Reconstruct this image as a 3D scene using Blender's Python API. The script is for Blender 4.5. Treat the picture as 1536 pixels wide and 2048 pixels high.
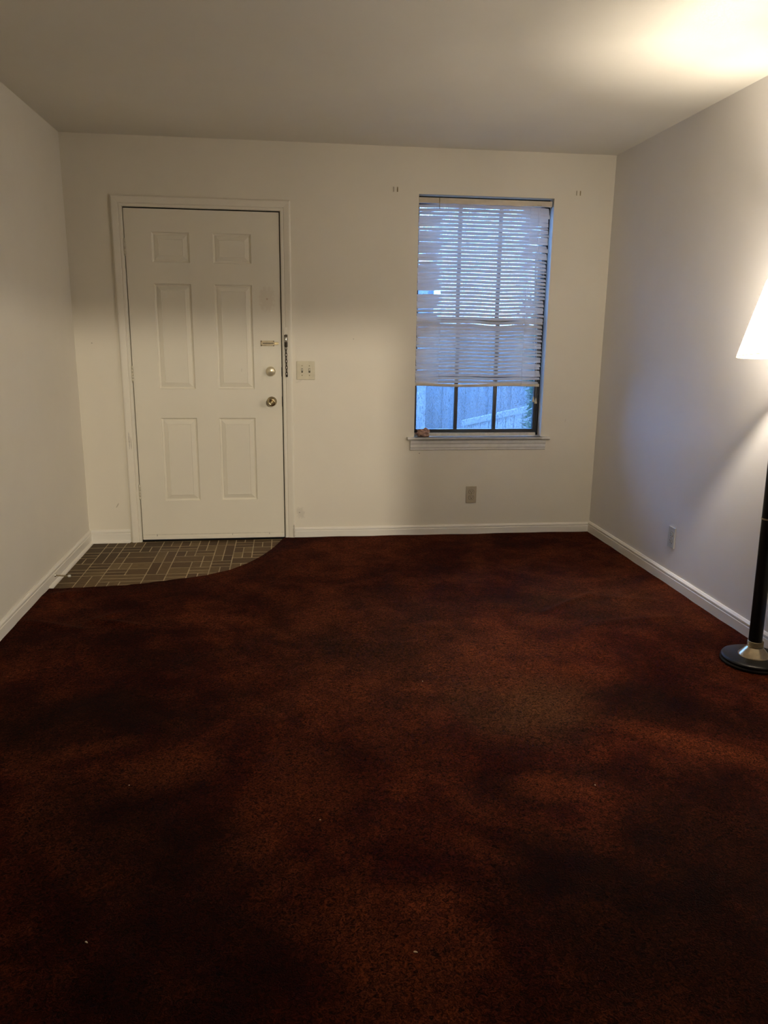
import bpy, bmesh, math, random
from math import pi, sin, cos, sqrt, exp, radians
from mathutils import Matrix, Vector

random.seed(7)
scene = bpy.context.scene
for o in list(bpy.data.objects):
    bpy.data.objects.remove(o)
COL = scene.collection

# ------------------------------------------------------------------ camera
W_ROOM, H_ROOM, Y_REAR = 3.335, 2.43, -6.0
cam_data = bpy.data.cameras.new('camera')
cam = bpy.data.objects.new('camera', cam_data)
COL.objects.link(cam)
r_ = Vector((0.99228559, -0.12340078, 0.01189777))
u_ = Vector((0.01678089, 0.22878244, 0.97333293))
f_ = Vector((0.12283204, 0.96562459, -0.22908829))
m = Matrix.Identity(4)
for i in range(3):
    m[i][0], m[i][1], m[i][2] = r_[i], u_[i], -f_[i]
m.translation = (1.27121, -4.93696, 1.34209)
cam.matrix_world = m
cam_data.sensor_fit = 'VERTICAL'
cam_data.sensor_height = 36.0
cam_data.lens = 1530.63 * 36.0 / 2048.0
cam_data.clip_start = 0.02
scene.camera = cam

# ------------------------------------------------------------------ sky, lights, exposure
world = bpy.data.worlds.new('dusk_sky')
scene.world = world
world.use_nodes = True
bg = world.node_tree.nodes['Background']
bg.inputs[0].default_value = (0.20, 0.43, 1.0, 1)
bg.inputs[1].default_value = 20.0

HALL_COL = (1.0, 0.89, 0.70)
HALL_POWER = 700.0
HALL_POS = (2.60, -8.0, 2.33)
sd = bpy.data.lights.new('hall_spot_light', 'SPOT')  # unseen next-room lamp, no fixture built; narrow cone keeps near carpet dark
sd.energy = HALL_POWER
sd.color = HALL_COL
sd.shadow_soft_size = 0.05
sd.spot_size = radians(40)
sd.spot_blend = 0.6
so = bpy.data.objects.new('hall_spot_light', sd)
COL.objects.link(so)
so.location = HALL_POS
so.rotation_euler = (Vector((0.95, 0.0, 1.15)) - Vector(HALL_POS)).to_track_quat('-Z', 'Y').to_euler()

BULB_E = 3500.0
BULB_COL = (1.0, 0.89, 0.74)

vs = scene.view_settings
scene.display_settings.display_device = 'sRGB'
vs.view_transform = 'Standard'
vs.look = 'None'
vs.exposure = 0.0
vs.gamma = 1.0
vs.use_curve_mapping = False


# ------------------------------------------------------------------ material helpers
class NT:
    def __init__(s, name):
        s.m = bpy.data.materials.new(name)
        s.m.use_nodes = True
        s.t = s.m.node_tree
        s.b = s.t.nodes['Principled BSDF']
        s.out = s.t.nodes['Material Output']
        s._co = None

    def n(s, typ, **kw):
        nd = s.t.nodes.new(typ)
        for k, v in kw.items():
            if hasattr(nd, k):
                setattr(nd, k, v)
            else:
                nd.inputs[k].default_value = v
        return nd

    def l(s, a, b):
        s.t.links.new(a, b)

    @property
    def co(s):
        if s._co is None:
            s._co = s.n('ShaderNodeTexCoord').outputs['Object']
        return s._co

    def noise(s, scale, detail=3, rough=0.5, vec=None, dist=0.0):
        nd = s.n('ShaderNodeTexNoise')
        nd.inputs['Scale'].default_value = scale
        nd.inputs['Detail'].default_value = detail
        nd.inputs['Roughness'].default_value = rough
        nd.inputs['Distortion'].default_value = dist
        s.l(vec or s.co, nd.inputs['Vector'])
        return nd.outputs['Fac']

    def ramp(s, fac, stops):
        nd = s.n('ShaderNodeValToRGB')
        e = nd.color_ramp.elements
        while len(e) < len(stops):
            e.new(0.5)
        for el, (p, c) in zip(e, stops):
            el.position = p
            el.color = (c[0], c[1], c[2], 1) if hasattr(c, '__len__') else (c, c, c, 1)
        s.l(fac, nd.inputs['Fac'])
        return nd.outputs['Color']

    def mix(s, fac, a, b, typ='MIX'):
        nd = s.n('ShaderNodeMixRGB')
        nd.blend_type = typ
        for i, v in ((0, fac), (1, a), (2, b)):
            if isinstance(v, bpy.types.NodeSocket):
                s.l(v, nd.inputs[i])
            elif hasattr(v, '__len__'):
                nd.inputs[i].default_value = (v[0], v[1], v[2], 1)
            else:
                nd.inputs[i].default_value = v
        return nd.outputs[0]

    def math(s, op, a, b=0.0, c=0.0):
        nd = s.n('ShaderNodeMath')
        nd.operation = op
        for i, v in enumerate((a, b, c)):
            if isinstance(v, bpy.types.NodeSocket):
                s.l(v, nd.inputs[i])
            else:
                nd.inputs[i].default_value = v
        return nd.outputs[0]

    def bump(s, h, strength=0.3, dist=0.01):
        nd = s.n('ShaderNodeBump')
        nd.inputs['Strength'].default_value = strength
        nd.inputs['Distance'].default_value = dist
        s.l(h, nd.inputs['Height'])
        s.l(nd.outputs[0], s.b.inputs['Normal'])

    def spot(s, c, rad, ax=(0, 2), rot=0.0, warp=None, soft=0.6):
        """0..1 mask of an elliptical patch at c (two object axes)"""
        sep = s.n('ShaderNodeSeparateXYZ')
        s.l(s.co, sep.inputs[0])
        a = s.math('SUBTRACT', sep.outputs[ax[0]], c[0])
        b = s.math('SUBTRACT', sep.outputs[ax[1]], c[1])
        ca, sa = cos(rot), sin(rot)
        p = s.math('ADD', s.math('MULTIPLY', a, ca / rad[0]), s.math('MULTIPLY', b, sa / rad[0]))
        q = s.math('ADD', s.math('MULTIPLY', a, -sa / rad[1]), s.math('MULTIPLY', b, ca / rad[1]))
        d = s.math('SQRT', s.math('ADD', s.math('MULTIPLY', p, p), s.math('MULTIPLY', q, q)))
        if warp is not None:
            d = s.math('ADD', d, s.math('MULTIPLY', s.math('SUBTRACT', warp, 0.5), 1.6))
        mr = s.n('ShaderNodeMapRange')
        mr.interpolation_type = 'SMOOTHSTEP'
        mr.inputs['From Min'].default_value = 1.0 - soft
        mr.inputs['From Max'].default_value = 1.0 + soft
        mr.inputs['To Min'].default_value = 1.0
        mr.inputs['To Max'].default_value = 0.0
        s.l(d, mr.inputs['Value'])
        return mr.outputs[0]


def set_col(t, c):
    if isinstance(c, bpy.types.NodeSocket):
        t.l(c, t.b.inputs['Base Color'])
    else:
        t.b.inputs['Base Color'].default_value = (c[0], c[1], c[2], 1)


def simple(name, col, rough=0.5, metal=0.0, var=0.06, vs_=30.0, spec=None, bump=0.0, bscale=200):
    t = NT(name)
    nz = t.noise(vs_, 4, 0.6)
    lo = [c * (1 - var) for c in col]
    hi = [min(1, c * (1 + var)) for c in col]
    set_col(t, t.ramp(nz, [(0.3, lo), (0.7, hi)]))
    t.b.inputs['Roughness'].default_value = rough
    t.b.inputs['Metallic'].default_value = metal
    if spec is not None:
        t.b.inputs['Specular IOR Level'].default_value = spec
    if bump:
        t.bump(t.noise(bscale, 3), bump, 0.002)
    return t.m


def paint(name, col, spots=(), rough=0.55, bscale=260, bstr=0.10, ax=(0, 2)):
    t = NT(name)
    nz = t.noise(1.3, 4, 0.6)
    c = t.ramp(nz, [(0.3, [x * 0.96 for x in col]), (0.7, [min(1, x * 1.02) for x in col])])
    for (ctr, rad, rot, strength, sc) in spots:
        w = t.noise(60, 2)
        msk = t.math('MULTIPLY', t.spot(ctr, rad, ax, rot, w, 0.3), strength)
        c = t.mix(msk, c, sc)
    set_col(t, c)
    t.b.inputs['Roughness'].default_value = rough
    t.b.inputs['Specular IOR Level'].default_value = 0.3
    t.bump(t.noise(bscale, 3, 0.6), bstr, 0.003)
    return t.m


GREY = (0.20, 0.16, 0.11)
CREAM = (0.84, 0.785, 0.67)
M = {}
M['wall_back'] = paint('cream_wall_paint', CREAM, [
    ((0.185, 0.245), (0.003, 0.016), -0.5, 0.55, (0.35, 0.29, 0.2)),
    ((1.345, 0.175), (0.025, 0.035), 0.3, 0.16, GREY),
    ((1.338, 0.178), (0.003, 0.003), 0, 0.7, GREY),
    ((1.692, 1.296), (0.004, 0.003), 0, 0.6, GREY),
    ((0.100, 1.255), (0.004, 0.003), 0, 0.6, GREY),
    ((2.13, 0.565), (0.004, 0.003), 0, 0.6, GREY),
    ((3.115, 0.78), (0.003, 0.012), 0, 0.15, GREY),
    ((1.345, 1.03), (0.018, 0.006), 0.4, 0.10, GREY),
])
M['wall_side'] = paint('off_white_wall_paint', (0.83, 0.80, 0.765))
M['wall_left'] = paint('pale_cream_wall_paint', (0.84, 0.795, 0.70))
M['ceiling'] = paint('flat_ceiling_paint', (0.76, 0.72, 0.63), rough=0.85, bscale=180, bstr=0.15)
M['hall'] = paint('hall_paint', (0.30, 0.25, 0.18), rough=0.8)
M['trim'] = paint('glossy_trim_paint', (0.85, 0.80, 0.69), [
    ((0.285, 0.66), (0.003, 0.05), 0.0, 0.5, GREY),
    ((0.295, 0.64), (0.002, 0.04), 0.0, 0.5, GREY),
    ((1.30, 0.05), (0.006, 0.05), 0, 0.5, GREY),
], rough=0.38, bscale=60, bstr=0.03)
M['base'] = paint('baseboard_paint', (0.87, 0.83, 0.75), rough=0.35, bscale=60, bstr=0.03)
M['door'] = paint('door_paint', (0.85, 0.80, 0.68), [
    ((1.157, 1.53), (0.006, 0.005), 0, 0.6, (0.5, 0.3, 0.2)),
    ((1.155, 1.53), (0.045, 0.07), 0, 0.22, (0.62, 0.48, 0.36)),
    ((0.42, 0.035), (0.003, 0.012), 0, 0.6, GREY),
    ((0.90, 0.035), (0.003, 0.010), 0, 0.6, GREY),
    ((1.14, 0.035), (0.003, 0.010), 0, 0.6, GREY),
    ((0.75, 0.045), (0.5, 0.002), 0, 0.35, GREY),
    ((1.12, 1.15), (0.05, 0.09), 0.2, 0.10, (0.9, 0.85, 0.75)),
    ((0.99, 1.10), (0.003, 0.012), 0, 0.15, GREY),
], rough=0.40, bscale=90, bstr=0.04)
M['stool'] = simple('white_sill_paint', (0.78, 0.76, 0.72), 0.35)
M['brass'] = simple('polished_brass', (0.46, 0.38, 0.24), 0.18, 1.0)
M['old_brass'] = simple('aged_brass', (0.42, 0.34, 0.20), 0.35, 1.0, 0.2)
M['pale_brass'] = simple('pale_lacquered_brass', (0.74, 0.66, 0.48), 0.30, 0.6)
M['dull_brass'] = simple('dull_brass_plate', (0.46, 0.38, 0.25), 0.4, 0.4, 0.2)
M['chain'] = simple('dark_bronze_chain', (0.05, 0.04, 0.03), 0.4, 0.8)
M['chrome'] = simple('bright_spring_steel', (0.8, 0.78, 0.72), 0.2, 1.0)
M['hinge'] = simple('painted_hinge', (0.62, 0.57, 0.45), 0.4, 0.1, 0.15)
M['ivory'] = simple('ivory_plastic', (0.66, 0.60, 0.44), 0.3)
M['almond'] = simple('almond_plastic', (0.50, 0.43, 0.32), 0.35)
M['white_plastic'] = simple('white_plastic', (0.60, 0.59, 0.54), 0.35)
M['dark'] = simple('dark_slot', (0.008, 0.007, 0.006), 0.8, spec=0.1)
M['frame'] = simple('dark_bronze_window_frame', (0.008, 0.010, 0.016), 0.4, 0.0, 0.1)
M['strip'] = simple('weathered_wood_strip', (0.60, 0.55, 0.46), 0.5, 0, 0.15)
M['lamp_black'] = simple('black_lamp_enamel', (0.004, 0.004, 0.0045), 0.35, 0.0, spec=0.35)
M['lamp_metal'] = simple('brushed_nickel', (0.62, 0.52, 0.36), 0.28, 1.0, 0.08, 80)
M['cord'] = simple('blind_cord', (0.75, 0.72, 0.66), 0.7)
M['rail'] = simple('yellowed_blind_rail', (0.66, 0.58, 0.46), 0.45, 0, 0.12, 9)
M['wad'] = simple('crumpled_tan_paper', (0.36, 0.22, 0.17), 0.8, 0, 0.45, 60)
M['crumb'] = simple('pale_crumb', (0.55, 0.45, 0.28), 0.8)
M['subfloor'] = simple('subfloor', (0.25, 0.2, 0.15), 0.8)
M['exterior'] = simple('exterior_paint', (0.5, 0.5, 0.5), 0.8)


def mat_carpet():
    t = NT('dark_red_brown_carpet')
    w = t.noise(4.0, 4, 0.6)
    big = t.noise(1.7, 5, 0.62, dist=0.6)
    mid = t.noise(6.0, 4, 0.6, dist=0.4)
    fac = t.math('ADD', t.math('MULTIPLY', big, 0.65), t.math('MULTIPLY', mid, 0.35))
    c = t.ramp(fac, [(0.40, (0.0170, 0.0015, 0.0006)), (0.49, (0.0320, 0.0048, 0.0016)), (0.60, (0.0680, 0.0140, 0.0046))])
    # darker nap patches, and near-black blotches in the foreground
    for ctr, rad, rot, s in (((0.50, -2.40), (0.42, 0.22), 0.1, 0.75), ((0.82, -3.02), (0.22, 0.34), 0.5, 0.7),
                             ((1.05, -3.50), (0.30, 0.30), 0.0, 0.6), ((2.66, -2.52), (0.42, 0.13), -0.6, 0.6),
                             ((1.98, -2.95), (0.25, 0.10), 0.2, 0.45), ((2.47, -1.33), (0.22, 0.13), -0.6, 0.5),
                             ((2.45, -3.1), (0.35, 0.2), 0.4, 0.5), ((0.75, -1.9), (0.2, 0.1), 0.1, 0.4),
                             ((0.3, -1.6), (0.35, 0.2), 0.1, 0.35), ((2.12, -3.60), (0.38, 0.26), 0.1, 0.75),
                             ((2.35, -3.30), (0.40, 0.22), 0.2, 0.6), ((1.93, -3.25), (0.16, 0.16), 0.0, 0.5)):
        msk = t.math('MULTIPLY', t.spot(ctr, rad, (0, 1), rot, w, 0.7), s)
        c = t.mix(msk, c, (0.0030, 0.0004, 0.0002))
    # lighter rust streaks where the nap lies the other way
    for ctr, rad, rot, s in (((2.58, -2.76), (0.34, 0.06), -0.62, 0.7), ((2.08, -2.98), (0.16, 0.07), -0.3, 0.55),
                             ((0.90, -2.72), (0.16, 0.10), 0.5, 0.6), ((0.62, -2.60), (0.14, 0.05), 0.3, 0.5),
                             ((1.32, -2.85), (0.12, 0.22), 0.2, 0.4), ((2.42, -1.62), (0.14, 0.08), -0.4, 0.5)):
        msk = t.math('MULTIPLY', t.spot(ctr, rad, (0, 1), rot, w, 0.6), s)
        c = t.mix(msk, c, (0.075, 0.0170, 0.0055))
    # faded, greener worn patches
    for ctr, rad, rot, s in (((2.17, -2.45), (0.20, 0.20), 0.2, 0.50), ((1.85, -1.9), (0.55, 0.6), 0.3, 0.22),
                             ((2.9, -1.35), (0.35, 0.35), 0.2, 0.25)):
        msk = t.math('MULTIPLY', t.spot(ctr, rad, (0, 1), rot, w, 0.9), s)
        c = t.mix(msk, c, (0.050, 0.026, 0.011))
    tuft = t.noise(95, 3, 0.6, dist=1.6)
    c = t.mix(1.0, c, t.ramp(tuft, [(0.34, 0.22), (0.50, 1.0), (0.66, 2.1)]), 'MULTIPLY')
    c = t.mix(1.0, c, t.ramp(t.noise(420, 3, 0.7), [(0.3, 0.7), (0.7, 1.3)]), 'MULTIPLY')
    set_col(t, c)
    t.b.inputs['Roughness'].default_value = 1.0
    t.b.inputs['Specular IOR Level'].default_value = 0.05
    h = t.math('ADD', t.math('MULTIPLY', tuft, 0.8), t.math('MULTIPLY', t.noise(420, 3, 0.7), 0.4))
    t.bump(h, 0.7, 0.010)
    return t.m


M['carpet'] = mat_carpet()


def mat_tile():
    t = NT('brown_brick_vinyl')
    at = t.n('ShaderNodeAttribute')
    at.attribute_name = 'tone'
    tone = at.outputs['Fac']
    c = t.ramp(tone, [(0.0, (0.080, 0.043, 0.018)), (0.5, (0.128, 0.076, 0.033)), (1.0, (0.185, 0.122, 0.055))])
    streak = t.n('ShaderNodeMapping')
    streak.inputs['Scale'].default_value = (1.0, 3.5, 1.0)
    t.l(t.co, streak.inputs['Vector'])
    nz = t.ramp(t.noise(28, 5, 0.7, streak.outputs[0]), [(0.25, 0.62), (0.75, 1.30)])
    c = t.mix(1.0, c, nz, 'MULTIPLY')
    # darker along the walls and threshold
    w = t.noise(5, 4, 0.6)
    for ctr, rad in (((0.15, -0.15), (0.42, 0.20)), ((0.75, 0.02), (0.8, 0.09)), ((0.02, -0.5), (0.13, 0.6))):
        c = t.mix(t.math('MULTIPLY', t.spot(ctr, rad, (0, 1), 0, w, 0.6), 0.6), c, (0.055, 0.036, 0.017))
    set_col(t, c)
    t.b.inputs['Roughness'].default_value = 0.6
    t.b.inputs['Specular IOR Level'].default_value = 0.15
    t.bump(t.noise(90, 4), 0.15, 0.002)
    return t.m


M['tile'] = mat_tile()
M['grout'] = simple('pale_grout', (0.42, 0.33, 0.20), 0.7, 0, 0.35, 9)


def mat_glass():
    t = NT('window_glass')
    tr = t.n('ShaderNodeBsdfTransparent')
    tr.inputs[0].default_value = (0.90, 0.95, 0.97, 1)
    gl = t.n('ShaderNodeBsdfGlossy')
    gl.inputs['Roughness'].default_value = 0.02
    fr = t.n('ShaderNodeFresnel')
    fr.inputs['IOR'].default_value = 1.35
    mx = t.n('ShaderNodeMixShader')
    t.l(fr.outputs[0], mx.inputs[0])
    t.l(tr.outputs[0], mx.inputs[1])
    t.l(gl.outputs[0], mx.inputs[2])
    t.l(mx.outputs[0], t.out.inputs['Surface'])
    return t.m


def mat_screen():
    t = NT('insect_screen')
    tr = t.n('ShaderNodeBsdfTransparent')
    df = t.n('ShaderNodeBsdfDiffuse')
    df.inputs[0].default_value = (0.45, 0.47, 0.5, 1)
    mp = t.n('ShaderNodeMapping')
    mp.inputs['Scale'].default_value = (2.2, 1, 1)
    t.l(t.co, mp.inputs['Vector'])
    fac = t.ramp(t.noise(75, 4, 0.7, mp.outputs[0], 1.0), [(0.38, 0.04), (0.64, 0.60)])
    mx = t.n('ShaderNodeMixShader')
    t.l(fac, mx.inputs[0])
    t.l(tr.outputs[0], mx.inputs[1])
    t.l(df.outputs[0], mx.inputs[2])
    t.l(mx.outputs[0], t.out.inputs['Surface'])
    return t.m


def mat_translucent(name, col, trans, transp=0.0, gloss=0.0, tcol=None):
    t = NT(name)
    nz = t.ramp(t.noise(25, 3), [(0.3, [c * 0.95 for c in col]), (0.7, col)])
    d = t.n('ShaderNodeBsdfDiffuse')
    t.l(nz, d.inputs[0])
    tl = t.n('ShaderNodeBsdfTranslucent')
    if tcol:
        tl.inputs[0].default_value = (*tcol, 1)
    else:
        t.l(nz, tl.inputs[0])
    mx = t.n('ShaderNodeMixShader')
    mx.inputs[0].default_value = trans
    t.l(d.outputs[0], mx.inputs[1])
    t.l(tl.outputs[0], mx.inputs[2])
    cur = mx.outputs[0]
    if gloss:
        g = t.n('ShaderNodeBsdfGlossy')
        g.inputs['Roughness'].default_value = 0.35
        m2 = t.n('ShaderNodeMixShader')
        m2.inputs[0].default_value = gloss
        t.l(cur, m2.inputs[1])
        t.l(g.outputs[0], m2.inputs[2])
        cur = m2.outputs[0]
    if transp:
        tp = t.n('ShaderNodeBsdfTransparent')
        m3 = t.n('ShaderNodeMixShader')
        m3.inputs[0].default_value = transp
        t.l(cur, m3.inputs[1])
        t.l(tp.outputs[0], m3.inputs[2])
        cur = m3.outputs[0]
    t.l(cur, t.out.inputs['Surface'])
    return t.m


M['glass'] = mat_glass()
M['screen'] = mat_screen()
M['slat'] = mat_translucent('vinyl_blind_slat', (0.72, 0.66, 0.59), 0.22, 0, 0.04)
M['shade'] = mat_translucent('cream_fabric_lamp_shade', (0.90, 0.85, 0.75), 0.66, 0.22)
M['hem'] = mat_translucent('folded_shade_hem', (0.84, 0.77, 0.62), 0.40, 0.04)


def mat_emit(name, col, e):
    t = NT(name)
    em = t.n('ShaderNodeEmission')
    em.inputs[0].default_value = (*col, 1)
    em.inputs[1].default_value = e
    t.l(em.outputs[0], t.out.inputs['Surface'])
    return t.m


M['bulb'] = mat_emit('lit_bulb', BULB_COL, BULB_E)


def mat_siding():
    t = NT('weathered_siding')
    sep = t.n('ShaderNodeSeparateXYZ')
    t.l(t.co, sep.inputs[0])
    mp = t.n('ShaderNodeMapping')
    mp.inputs['Scale'].default_value = (6, 6, 0.7)
    t.l(t.co, mp.inputs['Vector'])
    nz = t.noise(3, 5, 0.7, mp.outputs[0])
    set_col(t, t.ramp(nz, [(0.3, (0.085, 0.09, 0.10)), (0.7, (0.155, 0.16, 0.165))]))
    t.b.inputs['Roughness'].default_value = 0.85
    t.bump(nz, 0.3, 0.01)
    return t.m


M['siding'] = mat_siding()
M['ramp'] = simple('pale_board', (0.19, 0.195, 0.20), 0.8, 0, 0.1, 12)
M['leaf'] = simple('shrub_leaf', (0.035, 0.075, 0.028), 0.45, 0, 0.4, 9)
M['stem'] = simple('shrub_stem', (0.10, 0.07, 0.05), 0.8)
M['ground'] = simple('dry_grass_ground', (0.22, 0.24, 0.20), 0.95, 0, 0.3, 7)


# ------------------------------------------------------------------ mesh helpers
class MB:
    """collects shapes into one mesh object"""
    def __init__(s):
        s.v, s.f, s.sm = [], [], []

    def add(s, vs_, fs, smooth=False):
        o = len(s.v)
        s.v += [tuple(p) for p in vs_]
        for f in fs:
            s.f.append(tuple(i + o for i in f))
            s.sm.append(smooth)
        return s

    def box(s, a, b, bev=0.0):
        x0, y0, z0 = a
        x1, y1, z1 = b
        if bev <= 0:
            vs_ = [(x0, y0, z0), (x1, y0, z0), (x1, y1, z0), (x0, y1, z0), (x0, y0, z1), (x1, y0, z1), (x1, y1, z1), (x0, y1, z1)]
            return s.add(vs_, [(0, 3, 2, 1), (4, 5, 6, 7), (0, 1, 5, 4), (1, 2, 6, 5), (2, 3, 7, 6), (3, 0, 4, 7)])
        bm = bmesh.new()
        bmesh.ops.create_cube(bm, size=1)
        for v in bm.verts:
            v.co = ((v.co.x + .5) * (x1 - x0) + x0, (v.co.y + .5) * (y1 - y0) + y0, (v.co.z + .5) * (z1 - z0) + z0)
        bmesh.ops.bevel(bm, geom=list(bm.edges), offset=bev, segments=2, affect='EDGES', profile=0.6)
        bm.verts.index_update()
        s.add([v.co for v in bm.verts], [[v.index for v in f.verts] for f in bm.faces], False)
        bm.free()
        return s

    def lathe(s, prof, org, axis=(0, 0, 1), n=32, smooth=True, caps=True):
        """prof = [(radius, along)]"""
        ax = Vector(axis).normalized()
        t1 = ax.orthogonal().normalized()
        t2 = ax.cross(t1)
        org = Vector(org)
        vs_, fs = [], []
        for (r, h) in prof:
            for k in range(n):
                a = 2 * pi * k / n
                vs_.append(org + ax * h + (t1 * cos(a) + t2 * sin(a)) * r)
        for i in range(len(prof) - 1):
            for k in range(n):
                k2 = (k + 1) % n
                fs.append((i * n + k, i * n + k2, (i + 1) * n + k2, (i + 1) * n + k))
        s.add(vs_, fs, smooth)
        if caps:
            s.add(vs_[:n], [tuple(range(n))[::-1]])
            s.add(vs_[-n:], [tuple(range(n))])
        return s

    def tube(s, pts, r, n=10, closed=False, smooth=True):
        pts = [Vector(p) for p in pts]
        N = len(pts)
        vs_, fs = [], []
        prev = None
        for i, p in enumerate(pts):
            if closed:
                d = pts[(i + 1) % N] - pts[i - 1]
            else:
                d = pts[min(i + 1, N - 1)] - pts[max(i - 1, 0)]
            d.normalize()
            if prev is None:
                a = d.orthogonal().normalized()
            else:
                a = (prev - d * prev.dot(d)).normalized()
            prev = a
            b = d.cross(a)
            for k in range(n):
                t = 2 * pi * k / n
                vs_.append(p + (a * cos(t) + b * sin(t)) * r)
        for i in range(N if closed else N - 1):
            j = (i + 1) % N
            for k in range(n):
                k2 = (k + 1) % n
                fs.append((i * n + k, i * n + k2, j * n + k2, j * n + k))
        if not closed:
            fs.append(tuple(range(n))[::-1])
            fs.append(tuple((N - 1) * n + k for k in range(n)))
        return s.add(vs_, fs, smooth)

    def sweep(s, prof, frames):
        """prof: [(a,b)], frames: list of functions (a,b)->point; closed profile, capped"""
        n = len(prof)
        vs_, fs = [], []
        for fr in frames:
            for (a, b) in prof:
                vs_.append(fr(a, b))
        for i in range(len(frames) - 1):
            for k in range(n):
                k2 = (k + 1) % n
                fs.append((i * n + k, i * n + k2, (i + 1) * n + k2, (i + 1) * n + k))
        fs.append(tuple(range(n))[::-1])
        fs.append(tuple((len(frames) - 1) * n + k for k in range(n)))
        return s.add(vs_, fs)

    def build(s, name, mat, parent=None, origin=None, fixn=True):
        me = bpy.data.meshes.new(name)
        off = Vector(origin) if origin else Vector((0, 0, 0))
        me.from_pydata([Vector(p) - off for p in s.v], [], s.f)
        for p, sm in zip(me.polygons, s.sm):
            p.use_smooth = sm
        if fixn:
            bm = bmesh.new()
            bm.from_mesh(me)
            bmesh.ops.recalc_face_normals(bm, faces=bm.faces)
            bm.to_mesh(me)
            bm.free()
        mats = mat if isinstance(mat, (list, tuple)) else [mat]
        for mm in mats:
            me.materials.append(mm)
        o = bpy.data.objects.new(name, me)
        COL.objects.link(o)
        o.location = off
        if parent is not None:
            o.parent = parent
            o.location = off - world_of(parent)
        return o


def world_of(o):
    p = Vector((0, 0, 0))
    while o is not None:
        p += Vector(o.location)
        o = o.parent
    return p


def tag(o, label=None, cat=None, group=None, kind=None):
    if label:
        o['label'] = label
    if cat:
        o['category'] = cat
    if group:
        o['group'] = group
    if kind:
        o['kind'] = kind
    return o


def empty(name, loc, label=None, cat=None, group=None, kind=None):
    o = bpy.data.objects.new(name, None)
    o.empty_display_size = 0.05
    COL.objects.link(o)
    o.location = loc
    return tag(o, label, cat, group, kind)


def struct(o, label, cat):
    return tag(o, label, cat, None, 'structure')


def copy_tree(o, parent=None):
    c = o.copy()
    COL.objects.link(c)
    c.parent = parent
    for ch in [x for x in bpy.data.objects if x.parent == o]:
        copy_tree(ch, c)
    return c


# ------------------------------------------------------------------ room shell
WX0, WX1, WZ0, WZ1 = 2.092, 2.950, 0.655, 2.166        # window opening
DX0, DX1, DZ1 = 0.3305, 1.2385, 2.034                  # door slab
HX0, HX1, HZ1 = 0.308, 1.261, 2.058                    # rough door hole
T = 0.16

mb = MB()
for a, b in (((-0.12, 0, -0.1), (HX0, T, H_ROOM)), ((HX0, 0, HZ1), (HX1, T, H_ROOM)), ((HX1, 0, -0.1), (WX0, T, H_ROOM)),
             ((WX0, 0, -0.1), (WX1, T, WZ0)), ((WX0, 0, WZ1), (WX1, T, H_ROOM)), ((WX1, 0, -0.1), (W_ROOM + 0.12, T, H_ROOM))):
    mb.box(a, b)
struct(mb.build('wall_back', M['wall_back']), 'cream painted far wall holding the front door and window', 'wall')
struct(MB().box((-0.12, Y_REAR - 0.12, -0.1), (0, 0, H_ROOM)).build('wall_left', M['wall_left']), 'off-white wall along the left side', 'wall')
struct(MB().box((W_ROOM, Y_REAR - 0.12, -0.1), (W_ROOM + 0.12, 0, H_ROOM)).build('wall_right', M['wall_side']), 'off-white wall along the right side behind the floor lamp', 'wall')
OX0, OX1, OZ1 = 0.70, 2.46, 2.10
mb = MB()
mb.box((0, Y_REAR - 0.12, -0.1), (OX0, Y_REAR, H_ROOM)).box((OX1, Y_REAR - 0.12, -0.1), (W_ROOM, Y_REAR, H_ROOM)).box((OX0, Y_REAR - 0.12, OZ1), (OX1, Y_REAR, H_ROOM))
struct(mb.build('wall_front', M['wall_side']), 'wall behind the viewpoint with a wide cased opening', 'wall')
struct(MB().box((-1.2, -9.6, H_ROOM), (W_ROOM + 1.2, T, H_ROOM + 0.1)).build('ceiling', M['ceiling']), 'flat cream ceiling', 'ceiling')
# hall beyond the opening
mb = MB()
mb.box((-1.2, -9.6, -0.1), (-1.1, Y_REAR - 0.12, H_ROOM)).box((W_ROOM + 1.1, -9.6, -0.1), (W_ROOM + 1.2, Y_REAR - 0.12, H_ROOM))
mb.box((-1.1, -9.6, -0.1), (W_ROOM + 1.1, -9.5, H_ROOM))
mb.box((-1.1, Y_REAR - 0.12, -0.1), (-0.12, Y_REAR - 0.06, H_ROOM)).box((W_ROOM + 0.12, Y_REAR - 0.12, -0.1), (W_ROOM + 1.1, Y_REAR - 0.06, H_ROOM))
struct(mb.build('wall_hall', M['hall']), 'dim walls of the next room', 'wall')


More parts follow.
